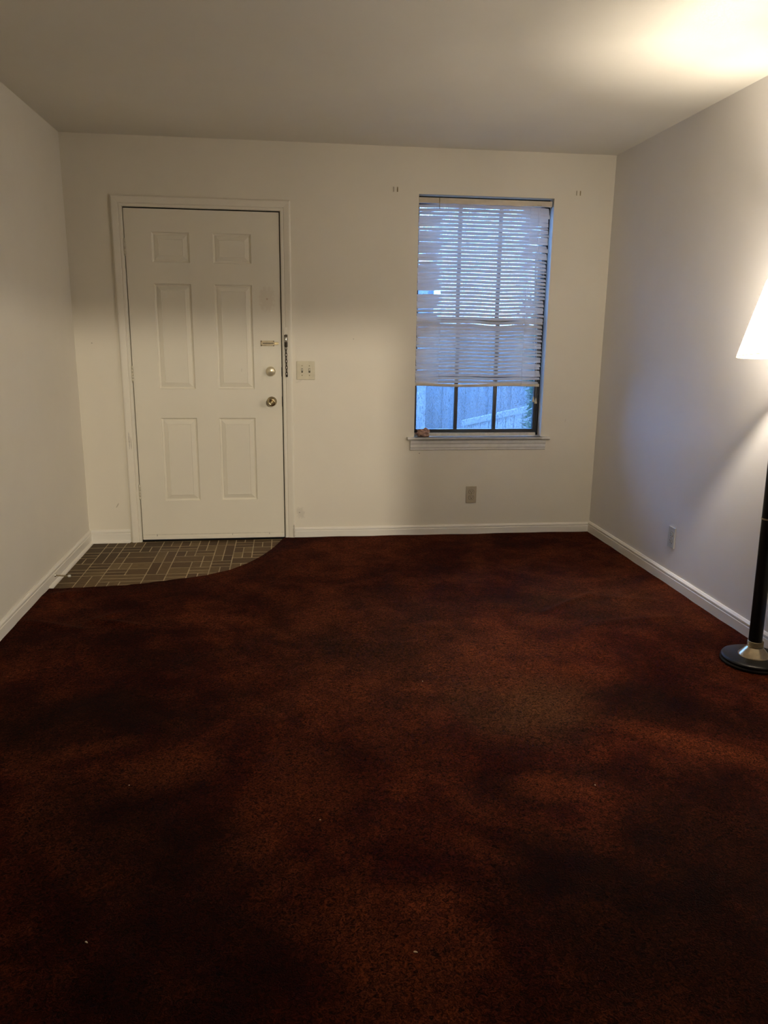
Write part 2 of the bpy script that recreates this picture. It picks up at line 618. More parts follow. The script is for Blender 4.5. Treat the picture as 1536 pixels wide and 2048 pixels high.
# ------------------------------------------------------------------ floor: brick pattern sheet vinyl
def tile_floor():
    rnd = random.Random(21)
    rects = []

    def split(x, y, w, h):
        u = 0.115
        # irregular brick sizes out of a square module
        if w <= u * 1.05 and h <= u * 1.05:
            k = rnd.random()
            if k < 0.34:
                rects.append((x, y, w, h))
            elif k < 0.72:
                rects.append((x, y, w, h / 2)); rects.append((x, y + h / 2, w, h / 2))
            else:
                rects.append((x, y, w / 2, h)); rects.append((x + w / 2, y, w / 2, h))
            return
        if w > h * 1.1:
            if h <= u * 1.05 and w <= 2.05 * u and rnd.random() < 0.35:
                if rnd.random() < 0.5:
                    rects.append((x, y, w, h / 2)); rects.append((x, y + h / 2, w, h / 2))
                else:
                    c = 0.25 if rnd.random() < .5 else .75
                    rects.append((x, y, w * c, h)); rects.append((x + w * c, y, w * (1 - c), h))
                return
            split(x, y, w / 2, h); split(x + w / 2, y, w / 2, h)
        elif h > w * 1.1:
            if w <= u * 1.05 and rnd.random() < 0.35:
                rects.append((x, y, w / 2, h)); rects.append((x + w / 2, y, w / 2, h))
                return
            split(x, y, w, h / 2); split(x, y + h / 2, w, h / 2)
        else:
            if rnd.random() < 0.6:
                split(x, y, w, h / 2); split(x, y + h / 2, w, h / 2)
            else:
                split(x, y, w / 2, h); split(x + w / 2, y, w / 2, h)

    s = 0.23
    for i in range(12):
        off = rnd.choice([0, .0575, .115, .1725])
        for j in range(6):
            x0, y0 = -0.11 + i * .115 if i % 3 == 2 else None, 0.16 + off - (j + 1) * s
            # columns alternate one double-width and one single-width run
            if i % 3 == 0:
                split(-0.11 + (i // 3) * .345, y0, s, s)
            elif i % 3 == 2:
                split(-0.11 + (i // 3) * .345 + .23, y0, .115, s)
    vs_, fs, tones, mi = [], [], [], []
    g, gy = 0.0030, 0.0046
    for (x, y, w, h) in rects:
        if x + w < 0.02 or x > 1.28 or y + h < -1.06 or y > 0.015:
            continue
        o = len(vs_)
        x0, x1, y0, y1 = max(x, 0) + g, x + w - g, y + gy, y + h - gy
        e = 0.0002
        vs_ += [(x0, y0, -0.0006), (x1, y0, -0.0006), (x1, y1, -0.0006), (x0, y1, -0.0006),
                (x0 + e, y0 + e, 0), (x1 - e, y0 + e, 0), (x1 - e, y1 - e, 0), (x0 + e, y1 - e, 0)]
        tn = rnd.random()
        for f in ((4, 5, 6, 7), (0, 1, 5, 4), (1, 2, 6, 5), (2, 3, 7, 6), (3, 0, 4, 7)):
            fs.append([a + o for a in f]); tones.append(tn); mi.append(0)
    # grout bed / slab
    bx = MB().box((-0.12, -9.6, -0.1), (W_ROOM + 0.12, 0.0, -0.001)).box((HX0, 0, -0.1), (HX1, T, -0.001))
    bx.box((-1.2, -9.6, -0.1), (-0.12, Y_REAR - .12, -0.001)).box((W_ROOM + .12, -9.6, -0.1), (W_ROOM + 1.2, Y_REAR - .12, -0.001))
    o = len(vs_)
    vs_ += bx.v
    for f in bx.f:
        fs.append([a + o for a in f]); tones.append(0.5); mi.append(1)
    me = bpy.data.meshes.new('floor')
    me.from_pydata(vs_, [], fs)
    at = me.attributes.new('tone', 'FLOAT', 'FACE')
    at.data.foreach_set('value', tones)
    me.polygons.foreach_set('material_index', mi)
    me.materials.append(M['tile'])
    me.materials.append(M['grout'])
    ob = bpy.data.objects.new('floor', me)
    COL.objects.link(ob)
    struct(ob, 'floor of brown brick-pattern vinyl showing in front of the door', 'floor')


tile_floor()

# ------------------------------------------------------------------ carpet with its curved edge at the entry
EDGE = [(0.0, -0.934), (0.10, -0.934), (0.228, -0.932), (0.426, -0.908), (0.646, -0.842), (0.86, -0.742), (0.983, -0.622),
        (1.092, -0.450), (1.172, -0.236), (1.224, -0.045), (1.240, -0.004)]


def edge_y(x):
    if x >= EDGE[-1][0]:
        return -0.004
    for i in range(len(EDGE) - 1):
        if EDGE[i][0] <= x <= EDGE[i + 1][0]:
            a, b = EDGE[i], EDGE[i + 1]
            p = EDGE[max(i - 1, 0)]
            q = EDGE[min(i + 2, len(EDGE) - 1)]
            t = (x - a[0]) / (b[0] - a[0])
            h = b[0] - a[0]
            m0 = (b[1] - p[1]) / max(b[0] - p[0], 1e-6) * h
            m1 = (q[1] - a[1]) / max(q[0] - a[0], 1e-6) * h
            return ((2 * t**3 - 3 * t**2 + 1) * a[1] + (t**3 - 2 * t**2 + t) * m0 + (-2 * t**3 + 3 * t**2) * b[1] + (t**3 - t**2) * m1)
    return -0.004


WRINKLES = [((2.50, -1.53), (2.84, -1.28), .008, .016), ((2.70, -1.69), (3.12, -1.64), .006, .02), ((2.80, -1.30), (3.15, -1.42), .004, .02),
            ((0.05, -1.42), (0.32, -1.56), .009, .02), ((0.36, -1.44), (0.56, -1.52), .010, .02), ((0.36, -1.44), (0.46, -1.34), .006, .02),
            ((0.05, -1.05), (0.22, -1.02), .007, .03), ((2.88, -2.56), (3.06, -2.40), .007, .016), ((0.30, -1.56), (0.35, -1.75), .006, .03)]


def carpet_z(x, y):
    z = 0.012
    for (a, b, h, s) in WRINKLES:
        dx, dy = b[0] - a[0], b[1] - a[1]
        L2 = dx * dx + dy * dy
        t = ((x - a[0]) * dx + (y - a[1]) * dy) / L2
        tc = min(1, max(0, t))
        d2 = (x - a[0] - tc * dx)**2 + (y - a[1] - tc * dy)**2
        if d2 < 0.02:
            z += h * exp(-d2 / (2 * s * s)) * 1.5 * (0.4 + 0.6 * sin(pi * min(1, max(0, .1 + .8 * t))))
    z += 0.0012 * sin(7.1 * x + 2.3 * y) * sin(5.3 * y - 1.7 * x) + 0.001 * sin(17 * x + 3 * sin(9 * y))
    return z


def carpet():
    NX, NY = 230, 380
    xs = [W_ROOM * i / NX for i in range(NX + 1)]
    vs_, fs = [], []
    for i, x in enumerate(xs):
        x = min(max(x, 0.002), W_ROOM - 0.002)
        ye = edge_y(x) + 0.002 * sin(60 * x)
        for j in range(NY + 1):
            t = j / NY
            y = (Y_REAR - 0.06) + (ye - Y_REAR + 0.06) * (1 - (1 - t)**1.5)
            z = carpet_z(x, y)
            if j == NY:
                z = 0.0075
            vs_.append((x, y, z))
    for i in range(NX):
        for j in range(NY):
            a = i * (NY + 1) + j
            fs.append((a, a + NY + 1, a + NY + 2, a + 1))
    # skirt down to the floor along the cut edge
    o = len(vs_)
    for i in range(NX + 1):
        p = vs_[i * (NY + 1) + NY]
        vs_.append((p[0], p[1] + 0.001, -0.0005))
    for i in range(NX):
        fs.append((i * (NY + 1) + NY, (i + 1) * (NY + 1) + NY, o + i + 1, o + i))
    b = MB()
    b.add(vs_, fs, True)
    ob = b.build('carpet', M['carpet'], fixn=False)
    tag(ob, 'worn dark reddish-brown wall-to-wall carpet with a curved edge by the tiles', 'carpet')


carpet()

# ------------------------------------------------------------------ baseboards
BP = [(0, 0), (0.013, 0), (0.013, 0.058), (0.0105, 0.062), (0.0125, 0.066), (0.0125, 0.074), (0.008, 0.080), (0.005, 0.0845), (0, 0.0845)]
SH = [(0.0, 0), (0.026, 0), (0.025, 0.007), (0.021, 0.013), (0.015, 0.017), (0.0, 0.018)]
s = MB().sweep(BP, [lambda a, b: (a, Y_REAR, b), lambda a, b: (a, -0.0, b)])
s.sweep(SH, [lambda a, b: (a, -0.93, b), lambda a, b: (a, -0.0, b)])
struct(s.build('baseboard_left', M['base']), 'white baseboard along the left wall with shoe moulding by the tiles', 'baseboard')
s = MB().sweep(BP, [lambda a, b: (0.012, -a, b), lambda a, b: (0.2555, -a, b)])
s.sweep(SH, [lambda a, b: (0.012, -a, b), lambda a, b: (0.250, -a, b)])
struct(s.build('baseboard_back_left', M['base']), 'short white baseboard between the left corner and the door', 'baseboard')
struct(MB().sweep(BP, [lambda a, b: (1.307, -a, b * 0.9), lambda a, b: (W_ROOM, -a, b * 0.9)]).build('baseboard_back_right', M['base']),
       'white baseboard under the window', 'baseboard')
struct(MB().sweep(BP, [lambda a, b: (W_ROOM - a, Y_REAR, b), lambda a, b: (W_ROOM - a, 0, b)]).build('baseboard_right', M['base']),
       'white baseboard along the right wall behind the lamp', 'baseboard')

# ------------------------------------------------------------------ door casing, jamb
CI0, CI1, CZ = 0.3235, 1.2455, 2.0415
CP = [(0, 0), (0, 0.010), (0.003, 0.0125), (0.014, 0.0130), (0.018, 0.0105), (0.022, 0.0140), (0.034, 0.0165), (0.046, 0.0185), (0.054, 0.0185),
      (0.0575, 0.0155), (0.0605, 0.0140), (0.0615, 0.010), (0.0615, 0)]
s = MB().sweep(CP, [lambda a, b: (CI0 - a, -b, 0), lambda a, b: (CI0 - a, -b, CZ + a), lambda a, b: (CI1 + a, -b, CZ + a), lambda a, b: (CI1 + a, -b, 0)])
# jamb lining
s.box((HX0, 0, 0), (DX0 - 0.005, T, HZ1)).box((DX1 + 0.005, 0, 0), (HX1, T, HZ1)).box((HX0, 0, DZ1 + 0.008), (HX1, T, HZ1))
trim = s.build('trim_1', M['trim'])
struct(trim, 'cream moulded casing around the front door', 'door casing')
s = MB().box((DX0 - 0.005, 0.020, 0.014), (DX0 - .0005, 0.047, DZ1 + .008)).box((DX1 + .0005, 0.020, 0.014), (DX1 + 0.005, 0.047, DZ1 + .008)).box((DX0, 0.020, DZ1 + .0005), (DX1, 0.047, DZ1 + .008)).box((DX0 - 0.005, 0.047, 0.014), (DX0 + 0.014, 0.075, DZ1 + 0.006)).box((DX1 - 0.014, 0.047, 0.014), (DX1 + 0.004, 0.075, DZ1 + 0.006))
s.box((DX0 + 0.014, 0.047, DZ1 - 0.014), (DX1 - 0.014, 0.075, DZ1 + 0.006))
s.build('gap_shade_strip', M['dark'], trim)  # door stops and gap fill in near-black, standing for the gap's shade
MB().box((DX0 - 0.004, 0.0, -0.001), (DX1 + 0.004, T, 0.010)).build('threshold', M['dark'], trim)

# ------------------------------------------------------------------ door slab with six raised panels
door = empty('door_1', (DX0, 0, 0), 'cream six-panel front door, closed, with brass hardware', 'door', None, 'structure')
PX = [(0.484, 0.704), (0.841, 1.068)]
PZ = [(0.268, 0.800), (0.980, 1.610), (1.733, 1.905)]
zb, zt = 0.014, DZ1
xs = [DX0, PX[0][0], PX[0][1], PX[1][0], PX[1][1], DX1]
zs = [zb, PZ[0][0], PZ[0][1], PZ[1][0], PZ[1][1], PZ[2][0], PZ[2][1], zt]
s = MB()
YF = 0.001
RINGS = [(0, 0), (0.002, 0.005), (0.008, 0.0105), (0.013, 0.0115), (0.016, 0.0085), (0.040, 0.0010), (0.0415, 0.0028), (0.044, 0.0028)]
for i in range(5):
    for j in range(7):
        a, b, c, d = xs[i], xs[i + 1], zs[j], zs[j + 1]
        if i in (1, 3) and j in (1, 3, 5):
            vs_, fs = [], []
            for (q, dp) in RINGS:
                vs_ += [(a + q, YF + dp, c + q), (b - q, YF + dp, c + q), (b - q, YF + dp, d - q), (a + q, YF + dp, d - q)]
            for k in range(len(RINGS) - 1):
                for e in range(4):
                    e2 = (e + 1) % 4
                    fs.append((k * 4 + e, k * 4 + e2, k * 4 + 4 + e2, k * 4 + 4 + e))
            k = (len(RINGS) - 1) * 4
            fs.append((k, k + 1, k + 2, k + 3))
            s.add(vs_, fs)
        else:
            s.add([(a, YF, c), (b, YF, c), (b, YF, d), (a, YF, d)], [(0, 1, 2, 3)])
s.add([(DX0, YF, zb), (DX1, YF, zb), (DX1, YF, zt), (DX0, YF, zt), (DX0, .045, zb), (DX1, .045, zb), (DX1, .045, zt), (DX0, .045, zt)],
      [(4, 7, 6, 5), (0, 4, 5, 1), (1, 5, 6, 2), (2, 6, 7, 3), (3, 7, 4, 0)])
slab = s.build('panelled_slab', M['door'], door)
# kick strip at the foot
MB().box((DX0 + .004, -0.004, 0.014), (DX1 - .002, YF + .0005, 0.034), 0.001).build('door_sweep', M['trim'], door)
# knob
kx, kz = 1.174, 0.904
kn = MB().lathe([(0.030, 0), (0.031, 0.004), (0.027, 0.009), (0.013, 0.013), (0.011, 0.026), (0.014, 0.034), (0.024, 0.040), (0.0275, 0.050),
                 (0.0265, 0.059), (0.020, 0.065), (0.012, 0.0655), (0.0115, 0.062), (0.008, 0.062)], (kx, 0.001, kz), (0, -1, 0), 40).build('door_knob', M['brass'], door)
MB().lathe([(0.0078, 0.0615), (0.0078, 0.066), (0.006, 0.0675)], (kx, 0.001, kz), (0, -1, 0), 20).box((kx - .0012, -.0695, kz - .005), (kx + .0012, -.066, kz + .005)).build('lock_button', M['old_brass'], kn)
# deadbolt
dx_, dz_ = 1.171, 1.092
db = MB().lathe([(0.030, 0), (0.0305, 0.006), (0.028, 0.020), (0.0262, 0.027), (0.022, 0.030), (0.0, 0.0305)], (dx_, 0.001, dz_), (0, -1, 0), 40, caps=False).build('deadbolt', M['pale_brass'], door)
MB().box((dx_ + .002, -0.041, dz_ - .004), (dx_ + .022, -0.028, dz_ + .004), 0.002).build('thumb_turn', M['pale_brass'], db)
# chain slide plate
cx0, cx1, cz0, cz1 = 1.112, 1.196, 1.247, 1.280
s = MB().box((cx0, -0.003, cz0), (cx1, 0.001, cz1), 0.001)
s.box((cx0 + .004, -0.008, cz0 + .005), (cx1, -0.003, cz0 + .011), .001).box((cx0 + .004, -0.008, cz1 - .011), (cx1, -0.003, cz1 - .005), .001)
s.box((cx0 + .002, -0.008, cz0 + .005), (cx0 + .010, -0.003, cz1 - .005), .001)
sl = s.build('chain_slide', M['dull_brass'], door)
sc = MB()
for (a, b) in ((cx0 + .004, cz0 + .003), (cx0 + .004, cz1 - .003), (cx1 - .004, cz0 + .003), (cx1 - .004, cz1 - .003)):
    sc.lathe([(0.003, 0), (0.002, 0.0015)], (a, -0.003, b), (0, -1, 0), 10)
sc.build('screws', M['dark'], sl)
MB().box((cx0 + .012, -.0042, cz0 + .0145), (cx1 - .004, -.003, cz1 - .0145)).build('slot', M['chain'], sl)
MB().box((cx1, -0.006, (cz0 + cz1) / 2 - .008), (cx1 + .026, -0.001, (cz0 + cz1) / 2 + .008), .001).build('slide_end', M['old_brass'], sl)
# bolt edge plates in the gap
MB().box((DX1 - .001, -0.002, 1.060), (DX1 + .0035, 0.030, 1.118)).build('bolt_plate', M['dark'], door)
MB().box((DX1 - .001, -0.002, 0.872), (DX1 + .0035, 0.030, 0.935)).build('bolt_plate', M['dark'], door)
# hinges
for hz in (1.814, 1.071, 0.329):
    s = MB()
    for k in range(5):
        z0 = hz - .046 + k * .0184
        s.lathe([(0.0058, 0.0006), (0.0068, 0.0014), (0.0068, 0.017), (0.0058, 0.0178)], (DX0 - .0025, -0.006, z0), (0, 0, 1), 14)
    s.lathe([(0.0035, -0.003), (0.0045, 0.0), (0.0045, 0.092), (0.0035, 0.096)], (DX0 - .0025, -0.006, hz - .046), (0, 0, 1), 10)
    s.box((DX0 - .0035, -.005, hz - .046), (DX0 - .0015, .002, hz + .046))
    s.build('hinge', M['hinge'], door)

# ------------------------------------------------------------------ door chain hanging from the casing
ch = empty('door_chain', (1.268, -0.0175, 1.28), 'dark door chain hanging from a keeper on the right door casing', 'door chain')
MB().box((1.2585, -0.022, 1.243), (1.2785, -0.0165, 1.318), .0015).build('keeper_plate', M['chain'], ch)
s = MB().lathe([(0.006, 0), (0.0075, 0.002), (0.0075, 0.030), (0.006, 0.032)], (1.268, -0.028, 1.272), (0, 0, 1), 18)
s.build('spring_sleeve', M['chrome'], ch)
s = MB().tube([(1.268, -0.028, 1.276), (1.268, -0.028, 1.252), (1.268, -.028, 1.246)], 0.0042).lathe([(0.004, -0.004), (0.0065, 0), (0.0065, 0.006), (0.004, .009)], (1.268, -.028, 1.246), (0, 0, 1), 14)
s.build('swivel', M['chain'], ch)
s = MB()
NL = 9
for k in range(NL):
    zc = 1.234 - k * 0.0195
    xc = 1.268 + 0.0025 * k / NL
    pts = []
    for q in range(14):
        a = 2 * pi * q / 14
        du, dv = 0.0052 * cos(a), 0.0125 * sin(a)
        pts.append((xc + du, -0.026, zc + dv) if k % 2 == 0 else (xc + du * .5, -0.026 + du * .8, zc + dv))
    s.tube(pts, 0.0020, 8, True)
s.build('chain_links', M['chain'], ch)
MB().lathe([(0.002, -0.008), (0.006, -0.005), (0.0065, 0.003), (0.003, 0.007)], (1.2705, -0.0255, 1.066), (0, 0, 1), 14).build('end_button', M['chain'], ch)
tag(MB().box((1.2585, -0.0205, 1.322), (1.2775, -0.0178, 1.362), .001).lathe([(.003, 0), (.002, .0015)], (1.268, -.0205, 1.354), (0, -1, 0), 10).build('painted_keeper_plate', M['trim']),
    'painted-over small metal plate on the door casing above the chain', 'plate')


# ------------------------------------------------------------------ switch and outlets
def screw(s, x, y, z, ax=(0, -1, 0)):
    s.lathe([(0.0034, 0), (0.0028, 0.0012), (0.0, 0.0014)], (x, y, z), ax, 12, caps=False)


sw = empty('light_switch', (1.3895, 0, 1.0985), 'ivory double light switch plate beside the front door', 'light switch')
MB().box((1.332, -0.007, 1.041), (1.447, 0, 1.156), .003).build('cover_plate', M['ivory'], sw)
for xx, up in ((1.3665, 1), (1.4125, 1)):
    s = MB().box((xx - .0055, -0.0078, 1.0865), (xx + .0055, -0.0068, 1.1115))
    fr = s.build('toggle_slot', M['dark'], sw)
    b = MB()
    b.add([(xx - .0045, -.007, 1.092), (xx + .0045, -.007, 1.092), (xx + .0045, -.007, 1.108), (xx - .0045, -.007, 1.108),
           (xx - .0035, -.018, 1.103), (xx + .0035, -.018, 1.103), (xx + .0035, -.0175, 1.110), (xx - .0035, -.0175, 1.110)],
          [(0, 1, 5, 4), (1, 2, 6, 5), (2, 3, 7, 6), (3, 0, 4, 7), (4, 5, 6, 7), (0, 3, 2, 1)])
    b.build('toggle', M['ivory'], sw)
    for zz in (1.0685, 1.1285):
        b = MB()
        screw(b, xx, -0.007, zz)
        b.build('screw', M['old_brass'], sw)


def outlet(name, label, plate_m):
    """at the origin, facing -y"""
    e = empty(name, (0, 0, 0), label, 'outlet')
    MB().box((-.036, -.006, -.0575), (.036, 0, .0575), .0025).build('cover_plate', plate_m, e)
    for zc in (0.0195, -0.0195):
        vs_, n = [], 24
        pr = []
        for k in range(n):
            a = 2 * pi * k / n
            pr.append((0.0172 * cos(a), max(-.0125, min(.0125, 0.0172 * sin(a)))))
        b = MB().sweep(pr, [lambda a, c: (a, -.0055, zc + c), lambda a, c: (a, -.0085, zc + c)])
        rc = b.build('receptacle', plate_m, e)
        MB().sweep([(q[0] * 1.09, q[1] * 1.10) for q in pr], [lambda a, c: (a, -.005, zc + c), lambda a, c: (a, -.0064, zc + c)]).build('gap', M['dark'], rc)
        b = MB().box((-.0075, -.0089, zc - .001), (-.0052, -.008, zc + .0075)).box((.0052, -.0089, zc), (.0072, -.008, zc + .0065))
        b.lathe([(.0026, 0), (.0026, .0006)], (0, -.0084, zc - .007), (0, -1, 0), 12)
        b.build('slots', M['dark'], rc)
    b = MB()
    screw(b, 0, -.006, 0)
    b.build('screw', M['old_brass'], e)
    return e


o1 = outlet('wall_outlet', 'tan duplex outlet on the far wall below the window', M['almond'])
o1.location = (2.489, 0, 0.282)
o2 = outlet('wall_outlet', 'white duplex outlet on the right wall left of the floor lamp', M['white_plastic'])
o2.location = (W_ROOM, -1.142, 0.273)
o2.rotation_euler = (0, 0, -pi / 2)

# screw stubs of a lost curtain rod
for (xc, zc, lab) in ((1.946, 2.187, 'pair of bare wall anchors left of the window top'), (3.103, 2.202, 'pair of bare wall anchors right of the window top')):
    e = empty('curtain_rod_anchor', (xc, 0, zc), lab, 'wall anchor')
    for q in (-.012, .012):
        b = MB().box((xc + q - .0035, -.003, zc - .014), (xc + q + .0035, 0.0, zc + .014), .001)
        b.lathe([(.0022, 0), (.0022, .004), (0, .0045)], (xc + q, -.003, zc + .002), (0, -1, 0), 10, caps=False)
        b.build('anchor', M['almond'] if q < 0 else M['old_brass'], e)

# ------------------------------------------------------------------ door stop on the left baseboard
ds = empty('door_stop', (0.013, -0.818, 0.045), 'brass spring door stop with white tip on the left baseboard', 'door stop')
MB().lathe([(.010, 0), (.010, .002), (.006, .005), (.0045, .008)], (0.013, -.818, .045), (1, 0, 0), 18).build('mount', M['chrome'], ds)
pts = []
for k in range(180):
    t = k / 179
    a = 2 * pi * 20 * t
    pts.append((0.019 + .062 * t, -.818 + .0034 * cos(a), .045 - .005 * t + .0034 * sin(a)))
MB().tube(pts, .0011, 6).build('spring', M['old_brass'], ds)
MB().lathe([(.0045, 0), (.0068, .002), (.0072, .010), (.006, .0145), (0, .016)], (0.080, -.818, .040), (1, 0, 0), 16, caps=False).build('rubber_tip', M['white_plastic'], ds)

# ------------------------------------------------------------------ window
win = empty('window_1', (WX0, 0.08, WZ0), 'dark framed sash window with divided panes above a white sill', 'window', None, 'structure')
s = MB()
YA, YB = 0.075, 0.155
s.box((WX0, YA, 0.675), (WX0 + .014, YB, WZ1)).box((WX1 - .016, YA, 0.675), (WX1, YB, WZ1)).box((WX0, YA, WZ1 - .022), (WX1, YB, WZ1)).box((WX0, YA, 0.672), (WX1, YB, 0.688))
s.box((WX1 - .030, .088, .688), (WX1 - .024, .098, WZ1 - .022))
s.build('window_frame', M['frame'], win)


def sash(z0, z1, y0, y1, xa, xb, rails, cross=True):
    s = MB()
    s.box((xa, y0, z0), (xa + .022, y1, z1), .001).box((xb - .022, y0, z0), (xb, y1, z1), .001)
    s.box((xa + .022, y0, z0), (xb - .022, y1, z0 + rails[0]), .001).box((xa + .022, y0, z1 - rails[1]), (xb - .022, y1, z1), .001)
    for xm in (2.383, 2.648):
        s.box((xm - .0115, y0 + .004, z0 + rails[0]), (xm + .0115, y1 - .004, z1 - rails[1]))
    zm = (z0 + rails[0] + z1 - rails[1]) / 2
    if cross:
        s.box((xa + .022, y0 + .005, zm - .0105), (xb - .022, y1 - .005, zm + .0105))
    sh = s.build('sash', M['frame'], win)
    ym = (y0 + y1) / 2
    MB().box((xa + .020, ym - .0015, z0 + rails[0] - .002), (xb - .020, ym + .0015, z1 - rails[1] + .002)).build('pane', M['glass'], sh)


sash(0.688, 1.440, 0.082, 0.112, WX0 + .002, 2.938, (.026, .030))
sash(1.412, WZ1 - .022, 0.116, 0.146, WX0 + .004, WX1 - .006, (.030, .024), False)
MB().box((WX0 + .014, .150, .69), (WX1 - .016, .1515, WZ1 - .024)).build('insect_screen', M['screen'], win)
# pale strip below the lower sash
MB().box((WX0, 0.052, 0.674), (WX1 - .02, 0.075, 0.692), .002).build('pale_stop_strip', M['strip'], win)
# sill and apron
s = MB()
s.sweep([(0.075, 0.655), (-0.030, 0.655), (-0.036, 0.659), (-0.038, 0.665), (-0.036, 0.671), (-0.030, 0.674), (0.075, 0.674)],
        [lambda a, b: (WX0, a, b), lambda a, b: (WX1, a, b)])
s.sweep([(0.0, 0.655), (-0.030, 0.655), (-0.036, 0.659), (-0.038, 0.665), (-0.036, 0.671), (-0.030, 0.674), (0.0, 0.674)],
        [lambda a, b: (2.046, a, b), lambda a, b: (3.004, a, b)])
s.build('window_sill', M['stool'], win)
AP = [(0, .655), (-.016, .655), (-.018, .648), (-.0165, .632), (-.012, .626), (-.0125, .606), (-.009, .600), (-.0085, .590), (-.004, .585), (0, .585)]
MB().sweep(AP, [lambda a, b: (2.066, a, b), lambda a, b: (2.982, a, b)]).build('sill_apron', M['stool'], win)

# crumpled wad on the sill
bm = bmesh.new()
bmesh.ops.create_icosphere(bm, subdivisions=4, radius=1)
for v in bm.verts:
    n = v.co.normalized()
    k = 1 + .28 * sin(5 * n.x + 3 * n.y) * sin(6 * n.z + 2) + .16 * sin(11 * n.y + 5 * n.x) + .10 * sin(17 * n.z - 9 * n.x)
    sad = -0.35 * exp(-((n.x - .1)**2) / .08) * max(0, n.z)
    v.co = Vector((n.x * .038 * k, n.y * .022 * k, max(-.0235, n.z * .030 * (k + sad))))
s = MB()
s.add([v.co + Vector((2.152, 0.002, 0.6985)) for v in bm.verts], [[v.index for v in f.verts] for f in bm.faces], True)
bm.free()
tag(s.build('crumpled_wad', M['wad'], None, (2.158, 0.004, 0.675)), 'crumpled brownish wad on the left end of the window sill', 'wad')

# ------------------------------------------------------------------ bent mini blind
bl = empty('window_blind', (2.52, 0.03, 2.14), 'bent white mini blind hanging most of the way down the window', 'blind')
BX0, BX1, BY = 2.098, 2.936, 0.030
MB().box((BX0 - .002, BY - .018, 2.118), (BX1 + .006, BY + .012, 2.150), .0015).build('headrail', M['rail'], bl)
rb = random.Random(5)
L1, L2 = 2.252, 2.806
NS, PITCH, WID = 49, 0.0224, 0.0250
Z0 = 2.106
for i in range(NS):
    z = Z0 - i * PITCH
    NXS = 44
    up = rb.random()
    # how far each end opens or droops
    el = rb.choice([0, 0, 0, 0.0, 1.0]) if i > 1 else 1
    er = rb.choice([0.0, 0.0, 0.5, 1.0]) if i < 12 else rb.choice([0.2, 0.6, 0.9, 1.2])
    if i in (22, 23):
        el = 0.0
    dl = rb.uniform(-.002, .004)
    dr = rb.uniform(.000, .006) if i < 24 else rb.uniform(-.004, .006)
    if i > 27 and rb.random() < 0.4:
        el = 0.8
    base_tilt = radians(67 - 21 * i / NS) + rb.uniform(-.02, .02)
    if i in (31, 32, 33, 34):
        base_tilt = radians(60)
    shift = 0.0
    rows = []
    a0 = 0.0
    xstart = BX0 + rb.uniform(-.001, .001)
    xend = BX1 + rb.uniform(-.008, .004) - 0.010 * (i / NS)
    if i == 23:
        xstart = L1 - .004
    for k in range(NXS + 1):
        x = xstart + (xend - xstart) * k / NXS
        th = base_tilt
        zz = z
        if x < L1:
            q = (L1 - x) / (L1 - BX0)
            th += radians(20) * min(1, q * 3) * (1 - el) - radians(14) * el * q * q
            zz -= (0.002 + dl) * q
        if x > L2 - .06:
            q = min(1, (x - L2 + .06) / (BX1 - L2 + .06))
            th += radians(14) * min(1, q * 2.5) * (1 - 1.2 * er * q) - radians(22) * er * q * q
            zz -= (dr + .001) * q * q + .002 * er * q * q
        if x > L1 and x < L2:
            q = (x - L1) / (L2 - L1)
            bow = sin(pi * min(1, max(0, (q - .35) / .65)))**2
            if i > 12:
                zz -= bow * .0045 * min(1, (i - 12) / 12)
                th -= radians(6) * bow * min(1, (i - 12) / 14) * (1 if i < 31 else .8)
            if i in (31, 32):
                zz -= bow * .005
                th -= radians(10) * bow
            if i in (33, 34, 35) and q > .45:
                th -= radians(12) * (q - .45) / .55
        zz += .0004 * sin(40 * x + i * 1.7)
        th = min(th, radians(80))
        row = []
        for j in range(5):
            w = (j / 4 - .5) * WID
            crown = .0022 * (1 - (2 * j / 4 - 1)**2)
            # room-side edge low; crown bulges up/in
            y = BY + w * cos(th) - crown * sin(th)
            zc = zz + w * sin(th) + crown * cos(th)
            row.append((x, y, zc))
        rows.append(row)
    vs_ = [p for r in rows for p in r]
    fs = []
    for k in range(NXS):
        for j in range(4):
            a = k * 5 + j
            fs.append((a, a + 5, a + 6, a + 1))
    b = MB()
    b.add(vs_, fs, True)
    b.build('slat', M['slat'], bl, fixn=False)
zbot = Z0 - NS * PITCH + .002
pr = [(-.012, -.006), (.012, -.006), (.013, 0), (.012, .008), (-.012, .008), (-.013, 0)]
fr = []
for k in range(13):
    q = k / 12
    x = BX0 - .003 + (BX1 - .008 - BX0) * q
    dz = -.004 * sin(pi * min(1, q * 1.15))**2 + .002 * cos(q * 9)
    fr.append((lambda x, dz: (lambda a, b: (x, BY + a, zbot + dz + b * 1.25)))(x, dz))
MB().sweep(pr, fr).build('bottom_rail', M['rail'], bl)
for xl in (L1, L2):
    s = MB()
    for yy in (BY - .0135, BY + .0135):
        s.tube([(xl, yy, 2.118), (xl - .002, yy, 1.6), (xl - .004, yy, zbot)], .0007, 5)
    s.build('ladder_cord', M['cord'], bl)
s = MB().tube([(2.856, BY - .021, 2.125), (2.862, BY - .022, 1.6), (2.880, BY - .022, 1.2), (2.888, BY - .022, .935)], .0009, 6)
s.tube([(2.866, BY - .021, 2.125), (2.872, BY - .022, 1.6), (2.893, BY - .022, 1.2), (2.905, BY - .022, .925)], .0009, 6)
pc = s.build('pull_cord', M['cord'], bl)
for (xx, zz) in ((2.888, .935), (2.905, .925)):
    MB().lathe([(.0025, .002), (.004, -.004), (.0085, -.030), (.0085, -.034), (0, -.034)], (xx, BY - .022, zz), (0, 0, 1), 14, caps=False).build('tassel', M['ivory'], pc)
